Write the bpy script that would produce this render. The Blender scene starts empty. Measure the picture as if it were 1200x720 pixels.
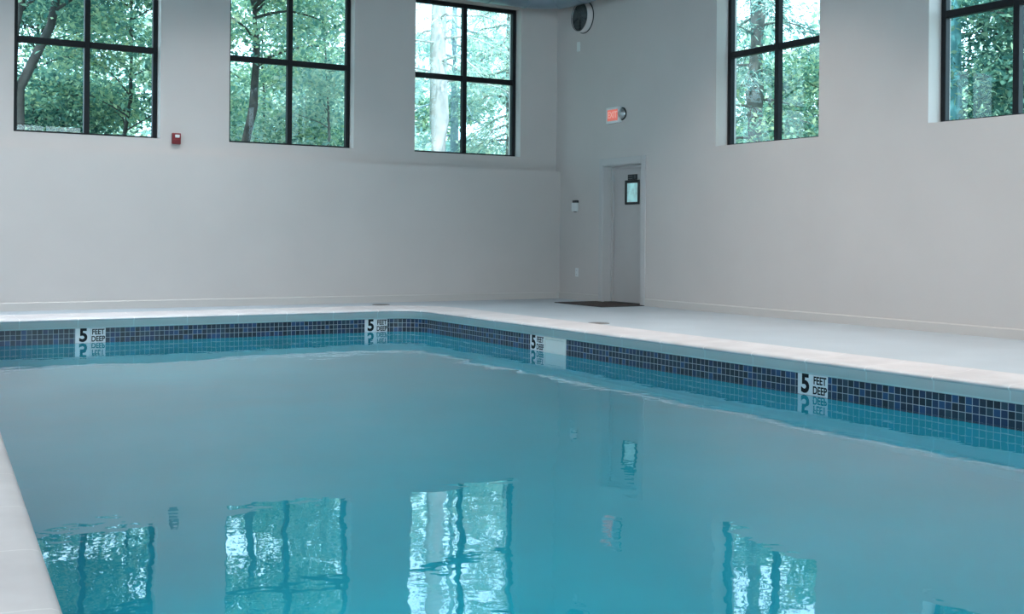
import bpy, bmesh, math, random
import numpy as np
from mathutils import Vector, Matrix
C = bpy.context.scene.collection
S = bpy.context.scene
random.seed(7)

# ------------------------------------------------------------------ camera
F, YAW, ROLL, HOR = 1362.28, 0.5459, 0.0090, 277.94
CAM = Vector((-10.403, -15.763, 0.984))
fw = Vector((math.sin(YAW), math.cos(YAW), 0))
rt0 = Vector((math.cos(YAW), -math.sin(YAW), 0))
rt = rt0 * math.cos(ROLL) + Vector((0, 0, 1)) * math.sin(ROLL)
up = Vector((0, 0, 1)) * math.cos(ROLL) - rt0 * math.sin(ROLL)
cam = bpy.data.cameras.new('camera')
co = bpy.data.objects.new('camera', cam)
C.objects.link(co)
m = Matrix((rt, up, -fw)).transposed().to_4x4()
m.translation = CAM
co.matrix_world = m
cam.sensor_width = 36
cam.lens = F / 1200 * 36
cam.shift_y = -(360 - HOR) / 1200
cam.clip_end = 500
S.camera = co

# ------------------------------------------------------------------ colour management, light
S.view_settings.view_transform = 'Standard'
S.view_settings.look = 'None'
S.view_settings.gamma = 1
S.view_settings.use_curve_mapping = False
S.view_settings.exposure = 0.0
S.cycles.use_denoising = True
S.cycles.max_bounces = 12
S.cycles.transparent_max_bounces = 24
S.cycles.sample_clamp_indirect = 6

SKY_STRENGTH = 5.2
SUN_STRENGTH = 5.5
CEIL_LAMP_W = 92.0
DAY_W = 65.0
POOL_FILL_W = 30.0

w = bpy.data.worlds.new('sky')
S.world = w
w.use_nodes = True
bg = w.node_tree.nodes['Background']
bg.inputs[0].default_value = (0.72, 0.89, 1.0, 1)
bg.inputs[1].default_value = SKY_STRENGTH
sd = bpy.data.lights.new('sun', 'SUN')
sd.energy = SUN_STRENGTH
sd.angle = math.radians(2)
sd.color = (1, 0.95, 0.86)
so = bpy.data.objects.new('sun', sd)
C.objects.link(so)
so.rotation_euler = Vector((0.40, 0.62, -1.0)).to_track_quat('-Z', 'Y').to_euler()
so.location = (-10, -20, 30)

def area(name, loc, direction, sx, sy, watts, col):
    a = bpy.data.lights.new(name, 'AREA')
    a.shape = 'RECTANGLE'; a.size = sx; a.size_y = sy; a.energy = watts; a.color = col
    o = bpy.data.objects.new(name, a); C.objects.link(o)
    o.location = loc
    o.rotation_euler = Vector(direction).to_track_quat('-Z', 'Y').to_euler()
    return o

# ------------------------------------------------------------------ helpers
def link(o, parent=None):
    C.objects.link(o)
    if parent is not None:
        o.parent = parent
    return o

def mesh_obj(name, bm, mat, parent=None, smooth=False, loc=None):
    me = bpy.data.meshes.new(name)
    bmesh.ops.recalc_face_normals(bm, faces=bm.faces[:]) if name not in NO_RECALC else None
    bm.to_mesh(me); bm.free()
    for mm in (mat if isinstance(mat, (list, tuple)) else [mat]):
        me.materials.append(mm)
    if smooth:
        me.polygons.foreach_set('use_smooth', [True] * len(me.polygons))
    o = bpy.data.objects.new(name, me)
    if loc is not None:
        o.location = loc
    return link(o, parent)
NO_RECALC = {'water', 'pool_coping', 'waterline_tile', 'pool_basin', 'floor'}

def thing(name, label, cat, loc=(0, 0, 0), group=None, rotz=0):
    o = bpy.data.objects.new(name, None)
    o.empty_display_size = 0.1
    o.location = loc; o.rotation_euler = (0, 0, rotz)
    o['label'] = label; o['category'] = cat
    if group: o['group'] = group
    return link(o)

def tag(o, label, cat, group=None, kind=None):
    o['label'] = label; o['category'] = cat
    if group: o['group'] = group
    if kind: o['kind'] = kind
    return o

def struct(o):
    o['kind'] = 'structure'
    return o

def box(bm, x0, x1, y0, y1, z0, z1, bevel=0.0, seg=2, mi=0):
    vs = [bm.verts.new(p) for p in ((x0, y0, z0), (x1, y0, z0), (x1, y1, z0), (x0, y1, z0),
                                    (x0, y0, z1), (x1, y0, z1), (x1, y1, z1), (x0, y1, z1))]
    fs = [bm.faces.new([vs[i] for i in q]) for q in
          ((3, 2, 1, 0), (4, 5, 6, 7), (0, 1, 5, 4), (1, 2, 6, 5), (2, 3, 7, 6), (3, 0, 4, 7))]
    for f in fs: f.material_index = mi
    if bevel > 0:
        es = list({e for f in fs for e in f.edges})
        bmesh.ops.bevel(bm, geom=es, offset=bevel, segments=seg, affect='EDGES', profile=0.5, clamp_overlap=True)
    return fs

def lathe(bm, prof, M=Matrix(), n=32, a0=0.0, a1=2 * math.pi):
    """profile of (radius, height) turned about local z"""
    full = abs(a1 - a0 - 2 * math.pi) < 1e-6
    k = n if full else n + 1
    rings = []
    for i in range(k):
        a = a0 + (a1 - a0) * i / n
        rings.append([bm.verts.new(M @ Vector((r * math.cos(a), r * math.sin(a), h))) for r, h in prof])
    for i in range(n):
        A, B = rings[i], rings[(i + 1) % k]
        for j in range(len(prof) - 1):
            try: bm.faces.new((A[j], B[j], B[j + 1], A[j + 1]))
            except ValueError: pass
    return rings

def tube(bm, pts, radii, n=8, cap=True):
    pts = [Vector(p) for p in pts]
    rings = []
    for i, p in enumerate(pts):
        d = (pts[min(i + 1, len(pts) - 1)] - pts[max(i - 1, 0)]).normalized()
        q = d.to_track_quat('Z', 'Y')
        r = radii[i] if isinstance(radii, (list, tuple)) else radii
        rings.append([bm.verts.new(p + q @ Vector((r * math.cos(2 * math.pi * k / n), r * math.sin(2 * math.pi * k / n), 0)))
                      for k in range(n)])
    for A, B in zip(rings, rings[1:]):
        # align ring start
        for k in range(n):
            bm.faces.new((A[k], A[(k + 1) % n], B[(k + 1) % n], B[k]))
    if cap:
        bm.faces.new(rings[0][::-1]); bm.faces.new(rings[-1])
    return rings

# ------------------------------------------------------------------ materials
def mat(name, col, rough=0.6, metal=0.0, noise=0.0, scale=20.0, bump=0.0, spec=0.5, emit=None, estr=0.0, bscale=None):
    m = bpy.data.materials.new(name); m.use_nodes = True
    nt = m.node_tree; p = nt.nodes['Principled BSDF']
    p.inputs['Base Color'].default_value = (*col, 1)
    p.inputs['Roughness'].default_value = rough
    p.inputs['Metallic'].default_value = metal
    p.inputs['Specular IOR Level'].default_value = spec
    if emit:
        p.inputs['Emission Color'].default_value = (*emit, 1)
        p.inputs['Emission Strength'].default_value = estr
    tc = nt.nodes.new('ShaderNodeTexCoord')
    if noise > 0:
        n = nt.nodes.new('ShaderNodeTexNoise'); n.inputs['Scale'].default_value = scale
        n.inputs['Detail'].default_value = 5
        nt.links.new(tc.outputs['Object'], n.inputs['Vector'])
        r = nt.nodes.new('ShaderNodeMapRange')
        r.inputs['From Min'].default_value = 0.3; r.inputs['From Max'].default_value = 0.7
        r.inputs['To Min'].default_value = 1 - noise; r.inputs['To Max'].default_value = 1 + noise
        nt.links.new(n.outputs['Fac'], r.inputs['Value'])
        mx = nt.nodes.new('ShaderNodeVectorMath'); mx.operation = 'SCALE'
        mx.inputs[0].default_value = col
        nt.links.new(r.outputs['Result'], mx.inputs['Scale'])
        nt.links.new(mx.outputs['Vector'], p.inputs['Base Color'])
    if bump > 0:
        n2 = nt.nodes.new('ShaderNodeTexNoise'); n2.inputs['Scale'].default_value = bscale or scale * 6
        nt.links.new(tc.outputs['Object'], n2.inputs['Vector'])
        b = nt.nodes.new('ShaderNodeBump'); b.inputs['Strength'].default_value = bump; b.inputs['Distance'].default_value = 0.01
        nt.links.new(n2.outputs['Fac'], b.inputs['Height'])
        nt.links.new(b.outputs['Normal'], p.inputs['Normal'])
    return m

M_WALL = mat('wall_paint', (0.56, 0.505, 0.483), 0.65, noise=0.02, scale=1.5, bump=0.08, bscale=160)
M_CEIL = mat('ceiling_paint', (0.30, 0.30, 0.31), 0.8, noise=0.02, scale=2)
M_BASE = mat('baseboard_paint', (0.55, 0.50, 0.475), 0.5)
M_DECK = mat('deck_concrete', (0.40, 0.455, 0.505), 0.38, noise=0.06, scale=1.3, bump=0.06, bscale=90)
M_FRAME = mat('black_aluminium', (0.006, 0.007, 0.010), 0.5, spec=0.3)
M_DOOR = mat('door_paint', (0.50, 0.46, 0.45), 0.5, noise=0.015, scale=3)
M_DTRIM = mat('door_trim_paint', (0.52, 0.49, 0.485), 0.5)
M_BLACK = mat('black_plastic', (0.012, 0.013, 0.016), 0.4)
M_WHITE = mat('white_plastic', (0.74, 0.75, 0.75), 0.4)
M_RED = mat('red_plastic', (0.20, 0.008, 0.012), 0.35)
M_MAT = mat('mat_brown', (0.050, 0.034, 0.030), 0.95, noise=0.25, scale=60, bump=0.6, bscale=300)
M_MATEDGE = mat('mat_rubber', (0.016, 0.014, 0.015), 0.7)
M_STEEL = mat('brushed_steel', (0.45, 0.47, 0.48), 0.35, metal=1.0)
M_DUCT = mat('galvanised_duct', (0.28, 0.36, 0.42), 0.32, metal=0.8, noise=0.10, scale=4)
M_FANRIM = mat('fan_rim_paint', (0.62, 0.56, 0.55), 0.45)
M_FANDARK = mat('fan_dark', (0.014, 0.018, 0.02), 0.5)
M_FANBLADE = mat('fan_blade', (0.06, 0.07, 0.075), 0.4)
M_EXITFACE = mat('exit_face', (0.50, 0.16, 0.13), 0.4, emit=(1.0, 0.20, 0.14), estr=0.42)
M_EXITLET = mat('exit_letters', (0.9, 0.45, 0.4), 0.4, emit=(1.0, 0.32, 0.23), estr=0.55)
M_SKIM = mat('skimmer_plastic', (0.70, 0.72, 0.70), 0.35)
M_MARK = mat('marker_tile_white', (0.72, 0.74, 0.78), 0.2)
M_INK = mat('marker_ink', (0.006, 0.007, 0.010), 0.65, spec=0.25)
M_LAMPON = mat('lamp_diffuser', (0.9, 0.9, 0.9), 0.4, emit=(1, 0.97, 0.92), estr=3.0)
M_GROUND = mat('forest_ground', (0.16, 0.15, 0.09), 0.9, noise=0.4, scale=0.6)
M_SOFFIT = mat('outer_brick', (0.35, 0.28, 0.25), 0.8, noise=0.2, scale=3)

def glass_mat():
    m = bpy.data.materials.new('tinted_window_glass'); m.use_nodes = True
    nt = m.node_tree; nt.nodes.clear()
    out = nt.nodes.new('ShaderNodeOutputMaterial')
    t = nt.nodes.new('ShaderNodeBsdfTransparent'); t.inputs[0].default_value = (0.69, 0.92, 0.985, 1)
    g = nt.nodes.new('ShaderNodeBsdfGlossy'); g.inputs['Roughness'].default_value = 0.0
    f = nt.nodes.new('ShaderNodeFresnel')
    ge = nt.nodes.new('ShaderNodeNewGeometry')
    mr = nt.nodes.new('ShaderNodeMapRange'); mr.inputs['To Min'].default_value = 1.5; mr.inputs['To Max'].default_value = 1 / 1.5
    nt.links.new(ge.outputs['Backfacing'], mr.inputs['Value']); nt.links.new(mr.outputs['Result'], f.inputs['IOR'])   # a pane reflects alike from both sides
    x = nt.nodes.new('ShaderNodeMixShader')
    nt.links.new(f.outputs[0], x.inputs[0]); nt.links.new(t.outputs[0], x.inputs[1])
    nt.links.new(g.outputs[0], x.inputs[2]); nt.links.new(x.outputs[0], out.inputs[0])
    return m
M_GLASS = glass_mat()

def mosaic_mat():
    """5 cm glass mosaic over uv metres: per-tile blues, pale grout"""
    m = bpy.data.materials.new('blue_mosaic'); m.use_nodes = True
    nt = m.node_tree; p = nt.nodes['Principled BSDF']; N = nt.nodes.new; L = nt.links.new
    uv = N('ShaderNodeUVMap'); uv.uv_map = 'uv'
    sc = N('ShaderNodeVectorMath'); sc.operation = 'SCALE'; sc.inputs['Scale'].default_value = 1 / 0.058
    L(uv.outputs[0], sc.inputs[0])
    fl = N('ShaderNodeVectorMath'); fl.operation = 'FLOOR'; L(sc.outputs[0], fl.inputs[0])
    fr = N('ShaderNodeVectorMath'); fr.operation = 'FRACTION'; L(sc.outputs[0], fr.inputs[0])
    wn = N('ShaderNodeTexWhiteNoise'); wn.noise_dimensions = '2D'; L(fl.outputs[0], wn.inputs[0])
    rp = N('ShaderNodeValToRGB')
    e = rp.color_ramp.elements
    e[0].position = 0; e[0].color = (0.006, 0.014, 0.030, 1)
    e[1].position = 1; e[1].color = (0.012, 0.075, 0.13, 1)
    for pos, c in ((0.25, (0.010, 0.022, 0.05, 1)), (0.5, (0.012, 0.03, 0.09, 1)), (0.72, (0.02, 0.045, 0.075, 1)), (0.86, (0.016, 0.06, 0.16, 1))):
        q = e.new(pos); q.color = c
    rp.color_ramp.interpolation = 'CONSTANT'
    L(wn.outputs['Value'], rp.inputs[0])
    sp = N('ShaderNodeSeparateXYZ'); L(fr.outputs[0], sp.inputs[0])
    def edge(sock):
        a = N('ShaderNodeMath'); a.operation = 'SUBTRACT'; a.inputs[1].default_value = 0.5; L(sock, a.inputs[0])
        b = N('ShaderNodeMath'); b.operation = 'ABSOLUTE'; L(a.outputs[0], b.inputs[0])
        c = N('ShaderNodeMath'); c.operation = 'GREATER_THAN'; c.inputs[1].default_value = 0.452; L(b.outputs[0], c.inputs[0])
        return c.outputs[0]
    mxm = N('ShaderNodeMath'); mxm.operation = 'MAXIMUM'; L(edge(sp.outputs[0]), mxm.inputs[0]); L(edge(sp.outputs[1]), mxm.inputs[1])
    mix = N('ShaderNodeMix'); mix.data_type = 'RGBA'
    L(mxm.outputs[0], mix.inputs['Factor']); L(rp.outputs[0], mix.inputs['A']); mix.inputs['B'].default_value = (0.36, 0.40, 0.44, 1)
    L(mix.outputs['Result'], p.inputs['Base Color'])
    ro = N('ShaderNodeMapRange'); ro.inputs['To Min'].default_value = 0.35; ro.inputs['To Max'].default_value = 0.7
    L(mxm.outputs[0], ro.inputs['Value']); L(ro.outputs[0], p.inputs['Roughness'])
    return m
M_MOSAIC = mosaic_mat()

def coping_mat():
    m = bpy.data.materials.new('coping_stone'); m.use_nodes = True
    nt = m.node_tree; p = nt.nodes['Principled BSDF']; N = nt.nodes.new; L = nt.links.new
    uv = N('ShaderNodeUVMap'); uv.uv_map = 'uv'
    sp = N('ShaderNodeSeparateXYZ'); L(uv.outputs[0], sp.inputs[0])
    d = N('ShaderNodeMath'); d.operation = 'DIVIDE'; d.inputs[1].default_value = 0.64; L(sp.outputs[0], d.inputs[0])
    f = N('ShaderNodeMath'); f.operation = 'FRACT'; L(d.outputs[0], f.inputs[0])
    g = N('ShaderNodeMath'); g.operation = 'LESS_THAN'; g.inputs[1].default_value = 0.016; L(f.outputs[0], g.inputs[0])
    h = N('ShaderNodeMath'); h.operation = 'LESS_THAN'; h.inputs[1].default_value = -0.121; L(sp.outputs[1], h.inputs[0])
    fc = N('ShaderNodeMapRange'); fc.inputs['From Min'].default_value = 0.10; fc.inputs['From Max'].default_value = 0.115
    fc.inputs['To Min'].default_value = 1.0; fc.inputs['To Max'].default_value = 0.3       # joints are fainter on top
    L(sp.outputs[1], fc.inputs['Value'])
    gg = N('ShaderNodeMath'); gg.operation = 'MULTIPLY'; L(g.outputs[0], gg.inputs[0]); L(fc.outputs['Result'], gg.inputs[1])
    mx = N('ShaderNodeMath'); mx.operation = 'MAXIMUM'; L(gg.outputs[0], mx.inputs[0]); L(h.outputs[0], mx.inputs[1])
    mix = N('ShaderNodeMix'); mix.data_type = 'RGBA'
    L(mx.outputs[0], mix.inputs['Factor'])
    n = N('ShaderNodeTexNoise'); n.inputs['Scale'].default_value = 3; n.inputs['Detail'].default_value = 4
    tc = N('ShaderNodeTexCoord'); L(tc.outputs['Object'], n.inputs['Vector'])
    rp = N('ShaderNodeValToRGB'); rp.color_ramp.elements[0].color = (0.53, 0.50, 0.51, 1); rp.color_ramp.elements[1].color = (0.61, 0.58, 0.59, 1)
    rp.color_ramp.elements[0].position = .35; rp.color_ramp.elements[1].position = .65
    L(n.outputs['Fac'], rp.inputs[0])
    face = N('ShaderNodeMath'); face.operation = 'LESS_THAN'; face.inputs[1].default_value = 0.088; L(sp.outputs[1], face.inputs[0])
    fm = N('ShaderNodeMix'); fm.data_type = 'RGBA'; L(face.outputs[0], fm.inputs['Factor'])      # upright tile under the nosing, painted paler to offset dim teal light
    L(rp.outputs[0], fm.inputs['A']); fm.inputs['B'].default_value = (0.82, 0.73, 0.71, 1)
    L(fm.outputs['Result'], mix.inputs['A']); mix.inputs['B'].default_value = (0.88, 0.86, 0.85, 1)
    L(mix.outputs['Result'], p.inputs['Base Color'])
    p.inputs['Roughness'].default_value = 0.4
    return m
M_COPING = coping_mat()
M_PLASTER = mat('pool_plaster', (0.012, 0.50, 0.64), 0.7, noise=0.05, scale=1.0)

def water_mat():
    m = bpy.data.materials.new('pool_water_surface'); m.use_nodes = True
    nt = m.node_tree; p = nt.nodes['Principled BSDF']; N = nt.nodes.new; L = nt.links.new
    p.inputs['Base Color'].default_value = (0.97, 1, 1, 1)
    p.inputs['Transmission Weight'].default_value = 1.0
    p.inputs['IOR'].default_value = 1.333
    p.inputs['Roughness'].default_value = 0.0
    tc = N('ShaderNodeTexCoord')
    mp = N('ShaderNodeMapping'); mp.inputs['Scale'].default_value = (1.0, 1.0, 1)
    mp.inputs['Rotation'].default_value = (0, 0, YAW)
    L(tc.outputs['Object'], mp.inputs[0])
    n1 = N('ShaderNodeTexNoise'); n1.inputs['Scale'].default_value = 0.9; n1.inputs['Detail'].default_value = 2; n1.inputs['Roughness'].default_value = 0.4
    L(mp.outputs[0], n1.inputs['Vector'])
    n2 = N('ShaderNodeTexNoise'); n2.inputs['Scale'].default_value = 6; n2.inputs['Detail'].default_value = 2
    L(mp.outputs[0], n2.inputs['Vector'])
    a = N('ShaderNodeMath'); a.operation = 'MULTIPLY_ADD'; a.inputs[1].default_value = 0.10
    L(n2.outputs['Fac'], a.inputs[0]); L(n1.outputs['Fac'], a.inputs[2])
    b = N('ShaderNodeBump'); b.inputs['Strength'].default_value = 1.0; b.inputs['Distance'].default_value = 0.009
    L(a.outputs[0], b.inputs['Height']); L(b.outputs[0], p.inputs['Normal'])
    return m
M_WATER = water_mat()

def leaf_mat(name, cols, trans=0.35):
    m = bpy.data.materials.new(name); m.use_nodes = True
    nt = m.node_tree; nt.nodes.clear(); N = nt.nodes.new; L = nt.links.new
    out = N('ShaderNodeOutputMaterial')
    g = N('ShaderNodeNewGeometry')
    rp = N('ShaderNodeValToRGB'); e = rp.color_ramp.elements
    e[0].color = (*cols[0], 1); e[1].color = (*cols[-1], 1)
    for i, c in enumerate(cols[1:-1]):
        q = e.new((i + 1) / (len(cols) - 1)); q.color = (*c, 1)
    L(g.outputs['Random Per Island'], rp.inputs[0])
    d = N('ShaderNodeBsdfDiffuse'); t = N('ShaderNodeBsdfTranslucent'); x = N('ShaderNodeMixShader')
    L(rp.outputs[0], d.inputs[0]); L(rp.outputs[0], t.inputs[0]); x.inputs[0].default_value = trans
    L(d.outputs[0], x.inputs[1]); L(t.outputs[0], x.inputs[2]); L(x.outputs[0], out.inputs[0])
    return m
M_LEAF_DARK = leaf_mat('leaf_deep_green', [(0.041, 0.12, 0.107), (0.092, 0.24, 0.204), (0.194, 0.38, 0.29), (0.41, 0.55, 0.365)], 0.4)
M_LEAF_MID = leaf_mat('leaf_mid_green', [(0.103, 0.25, 0.225), (0.215, 0.41, 0.322), (0.41, 0.58, 0.386), (0.677, 0.74, 0.451)], 0.45)
M_LEAF_PALE = leaf_mat('leaf_pale_green', [(0.267, 0.46, 0.451), (0.431, 0.61, 0.558), (0.636, 0.74, 0.601), (0.841, 0.84, 0.665)], 0.45)
M_NEEDLE = leaf_mat('needle_blue_green', [(0.103, 0.23, 0.225), (0.226, 0.4, 0.376), (0.41, 0.56, 0.494), (0.636, 0.72, 0.58)], 0.35)
M_BARK = mat('bark_dark', (0.055, 0.052, 0.05), 0.9, noise=0.3, scale=6, bump=0.5, bscale=25)
M_BARKTEAL = mat('bark_lichen', (0.14, 0.40, 0.44), 0.9, noise=0.2, scale=5)  # blue-green bark of the straight trunk
M_BARKBLUE = mat('bark_blue_grey', (0.30, 0.40, 0.46), 0.9, noise=0.2, scale=5)
M_BARKPALE = mat('bark_pale', (0.60, 0.55, 0.55), 0.85, noise=0.22, scale=5, bump=0.4, bscale=25)
M_BARKMID = mat('bark_grey', (0.20, 0.19, 0.18), 0.9, noise=0.3, scale=6, bump=0.5, bscale=25)

# ------------------------------------------------------------------ room shell
XL, YF, ZC = -13.6, -25.0, 5.9
T = 0.36
WB, WT = 2.262, 4.62
back_w = [(-11.02, -9.16), (-8.18, -6.36), (-5.415, -3.555), (-2.562, -0.69)]
right_w = [(-5.72, -3.868, 2.225), (-9.168, -7.316, 2.262), (-12.616, -10.764, 2.262), (-16.064, -14.212, 2.262), (-19.512, -17.66, 2.262)]
left_w = [(-6.5, -4.5), (-10.5, -8.5), (-14.5, -12.5), (-18.5, -16.5), (-22.5, -20.5)]
front_w = [(-11.6, -9.2), (-8.2, -5.8), (-4.8, -2.4)]

def wall_boxes(bm, axis, a0, a1, holes, t0, t1, z0, z1):
    """wall running along axis with rectangular holes [(h0,h1,zb,zt)], thickness t0..t1"""
    def bx(p0, p1, q0, q1):
        if p1 - p0 < 1e-5 or q1 - q0 < 1e-5: return
        if axis == 'x': box(bm, p0, p1, t0, t1, q0, q1)
        else: box(bm, t0, t1, p0, p1, q0, q1)
    cur = a0
    for h0, h1, zb, zt in sorted(holes):
        bx(cur, h0, z0, z1)
        bx(h0, h1, z0, zb); bx(h0, h1, zt, z1)
        cur = h1
    bx(cur, a1, z0, z1)

FUR = 0.124
LEDGE = 2.052
bm = bmesh.new()
wall_boxes(bm, 'x', XL - T, T, [(a, b, WB, WT) for a, b in back_w], 0, T, 0, ZC)
box(bm, XL, -0.0, -FUR, 0.0, 0, LEDGE)
struct(mesh_obj('wall_back', bm, M_WALL))
D0, D1, DTOP = -2.262, -1.305, 2.085       # door opening
bm = bmesh.new()
wall_boxes(bm, 'y', YF, 0, [(a, b, z, WT) for a, b, z in right_w] + [(D0, D1, 0, DTOP)], 0, T, 0, ZC)
struct(mesh_obj('wall_right', bm, M_WALL))
bm = bmesh.new()
wall_boxes(bm, 'y', YF, 0, [(a, b, WB, WT) for a, b in left_w], XL - T, XL, 0, ZC)
struct(mesh_obj('wall_left', bm, M_WALL))
bm = bmesh.new()
wall_boxes(bm, 'x', XL - T, T, [(a, b, 0.9, WT) for a, b in front_w], YF - T, YF, 0, ZC)
struct(mesh_obj('wall_front', bm, M_WALL))
bm = bmesh.new()
box(bm, XL - T, T, YF - T, T, ZC, ZC + 0.2)
struct(mesh_obj('ceiling', bm, M_CEIL))

# baseboards: flat board with a small eased top
def board(name, p0, p1, nrm, h=0.108, t=0.014):
    p0, p1, n = Vector(p0), Vector(p1), Vector(nrm)
    bm = bmesh.new()
    prof = [(0, 0), (t, 0), (t, h - 0.012), (t * 0.55, h), (0, h)]
    A = [bm.verts.new(p0 + n * a + Vector((0, 0, b))) for a, b in prof]
    B = [bm.verts.new(p1 + n * a + Vector((0, 0, b))) for a, b in prof]
    k = len(prof)
    for i in range(k):
        bm.faces.new((A[i], A[(i + 1) % k], B[(i + 1) % k], B[i]))
    bm.faces.new(A[::-1]); bm.faces.new(B)
    return struct(mesh_obj(name, bm, M_BASE))
board('baseboard_back', (XL, -FUR, 0), (0, -FUR, 0), (0, -1, 0))
board('baseboard_right', (0, D0 - 0.11, 0), (0, YF, 0), (-1, 0, 0))
board('baseboard_corner', (0, -FUR, 0), (0, D1 + 0.085, 0), (-1, 0, 0))

# ------------------------------------------------------------------ windows (recessed, 2 x 2 panes)
def window(n, axis, a0, a1, zb, zt, plane, out, rec):
    """frame front face rec behind the wall plane; out=+1/-1 direction outdoors along the other axis"""
    root = struct(bpy.data.objects.new('window_%d' % n, None))
    root.empty_display_size = 0.1
    mid = (a0 + a1) / 2
    root.location = (mid, plane, zb) if axis == 'x' else (plane, mid, zb)
    link(root)
    W2, H = (a1 - a0) / 2, zt - zb
    f0, f1 = rec, rec + 0.075
    def bx(bm, p0, p1, q0, q1, d0=f0, d1=f1, bev=0.004):
        lo, hi = sorted((d0 * out, d1 * out))
        if axis == 'x': box(bm, p0, p1, lo, hi, q0, q1, bev, 1)
        else: box(bm, lo, hi, p0, p1, q0, q1, bev, 1)
    fr = 0.062
    bm = bmesh.new()
    bx(bm, -W2, -W2 + fr, 0, H); bx(bm, W2 - fr, W2, 0, H)
    bx(bm, -W2 + fr, W2 - fr, 0, 0.034); bx(bm, -W2 + fr, W2 - fr, H - fr, H)
    mesh_obj('window_frame', bm, M_FRAME, root)
    bm = bmesh.new()
    bx(bm, -0.036, 0.036, 0.034, H - fr, f0 - 0.006, f1)
    mesh_obj('mullion', bm, M_FRAME, root)
    mz = 3.455 - zb
    for s in (-1, 1):
        bm = bmesh.new()
        p = sorted((s * 0.036, s * (W2 - fr)))
        bx(bm, p[0], p[1], mz - 0.04, mz + 0.04, f0 - 0.003, f1)
        mesh_obj('transom', bm, M_FRAME, root)
    bm = bmesh.new()
    for p0, p1 in ((-W2 + fr, -0.036), (0.036, W2 - fr)):
        for q0, q1 in ((0.034, mz - 0.04), (mz + 0.04, H - fr)):
            d = (rec + 0.04) * out
            if axis == 'x': vs = [(p0, d, q0), (p1, d, q0), (p1, d, q1), (p0, d, q1)]
            else: vs = [(d, p0, q0), (d, p1, q0), (d, p1, q1), (d, p0, q1)]
            bm.faces.new([bm.verts.new(v) for v in vs])
    mesh_obj('glass', bm, M_GLASS, root)
    return root
n = 1
for a, b in back_w[1:] + back_w[:1]:
    window(n if n < 4 else 9, 'x', a, b, WB, WT, 0.0, 1, 0.15); n += 1
n = 4
for a, b, z in right_w:
    window(n, 'y', a, b, z, WT, 0.0, 1, 0.20); n += 1
# off-camera glazing of the left and front walls
n = 10
for a, b in left_w:
    window(n, 'y', a, b, WB, WT, XL, -1, 0.15); n += 1
for a, b in front_w:
    window(n, 'x', a, b, 0.9, WT, YF, -1, 0.15); n += 1
# fill lamps added just outside these windows, standing in for daylight
for a, b in left_w:
    area('daylight_left', (XL - 0.30, (a + b) / 2, (WB + WT) / 2), (1, 0, -0.12), WT - WB, b - a, DAY_W, (0.80, 0.88, 1.0)).rotation_euler = \
        Matrix(((0, 0, -1), (1, 0, 0), (0, -1, 0))).to_euler() if False else Vector((1, 0, -0.12)).to_track_quat('-Z', 'Z').to_euler()
for a, b in front_w:
    area('daylight_front', ((a + b) / 2, YF - 0.30, (0.9 + WT) / 2), (0, 1, -0.05), b - a, WT - 0.9, DAY_W * 2.8, (1.0, 0.94, 0.90)).rotation_euler = \
        Vector((0, 1, -0.05)).to_track_quat('-Z', 'Z').to_euler()

# ------------------------------------------------------------------ pool outline
XR, YB, YN = -3.257, -1.470, -20.0
ZW = -0.304
ZT = -0.135
def left_x(y): return -9.60 + (y + 9.6) * 0.083
def outline(off, seg=14):
    """(point, arclength) list of the pool edge, moved outwards by off; closed, counter-clockwise"""
    xl = left_x
    corners = [(Vector((XR, YN)), 0.5), (Vector((XR, YB)), 0.42), (Vector((xl(YB), YB)), 0.5), (Vector((xl(YN), YN)), 0.5)]
    pts = []
    k = len(corners)
    for i, (c, r) in enumerate(corners):
        a = (corners[i - 1][0] - c).normalized(); b = (corners[(i + 1) % k][0] - c).normalized()
        ang = a.angle(b)
        d = r / math.tan(ang / 2)
        ctr = c + (a + b).normalized() * (r / math.sin(ang / 2))
        s = (c + a * d) - ctr; e = (c + b * d) - ctr
        s0 = math.atan2(s.y, s.x); e0 = math.atan2(e.y, e.x)
        da = (e0 - s0 + math.pi) % (2 * math.pi) - math.pi
        for j in range(seg + 1):
            t = s0 + da * j / seg
            pts.append(ctr + Vector((math.cos(t), math.sin(t))) * (r + off))
    return pts
BASE = outline(0)
ARC = [0.0]
for i in range(1, len(BASE)):
    ARC.append(ARC[-1] + (BASE[i] - BASE[i - 1]).length)
ARC.append(ARC[-1] + (BASE[0] - BASE[-1]).length)

def sweep(name, prof, material, smooth=True, parent=None):
    """profile of (offset, z) swept round the pool; uv = (arc length, z or offset)"""
    bm = bmesh.new(); uvl = bm.loops.layers.uv.new('uv')
    rings = []
    for off, z in prof:
        rings.append([bm.verts.new((p.x, p.y, z)) for p in outline(off)])
    nn = len(BASE)
    for j in range(len(prof) - 1):
        for i in range(nn):
            q = (i + 1) % nn
            f = bm.faces.new((rings[j][i], rings[j][q], rings[j + 1][q], rings[j + 1][i]))
            us = (ARC[i], ARC[i + 1], ARC[i + 1], ARC[i])
            vs = (prof[j][1], prof[j][1], prof[j + 1][1], prof[j + 1][1])
            for lp, u, v in zip(f.loops, us, vs):
                lp[uvl].uv = (u, v - ZT)
            f.smooth = smooth
    bm.normal_update()
    return mesh_obj(name, bm, material, parent)

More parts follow.
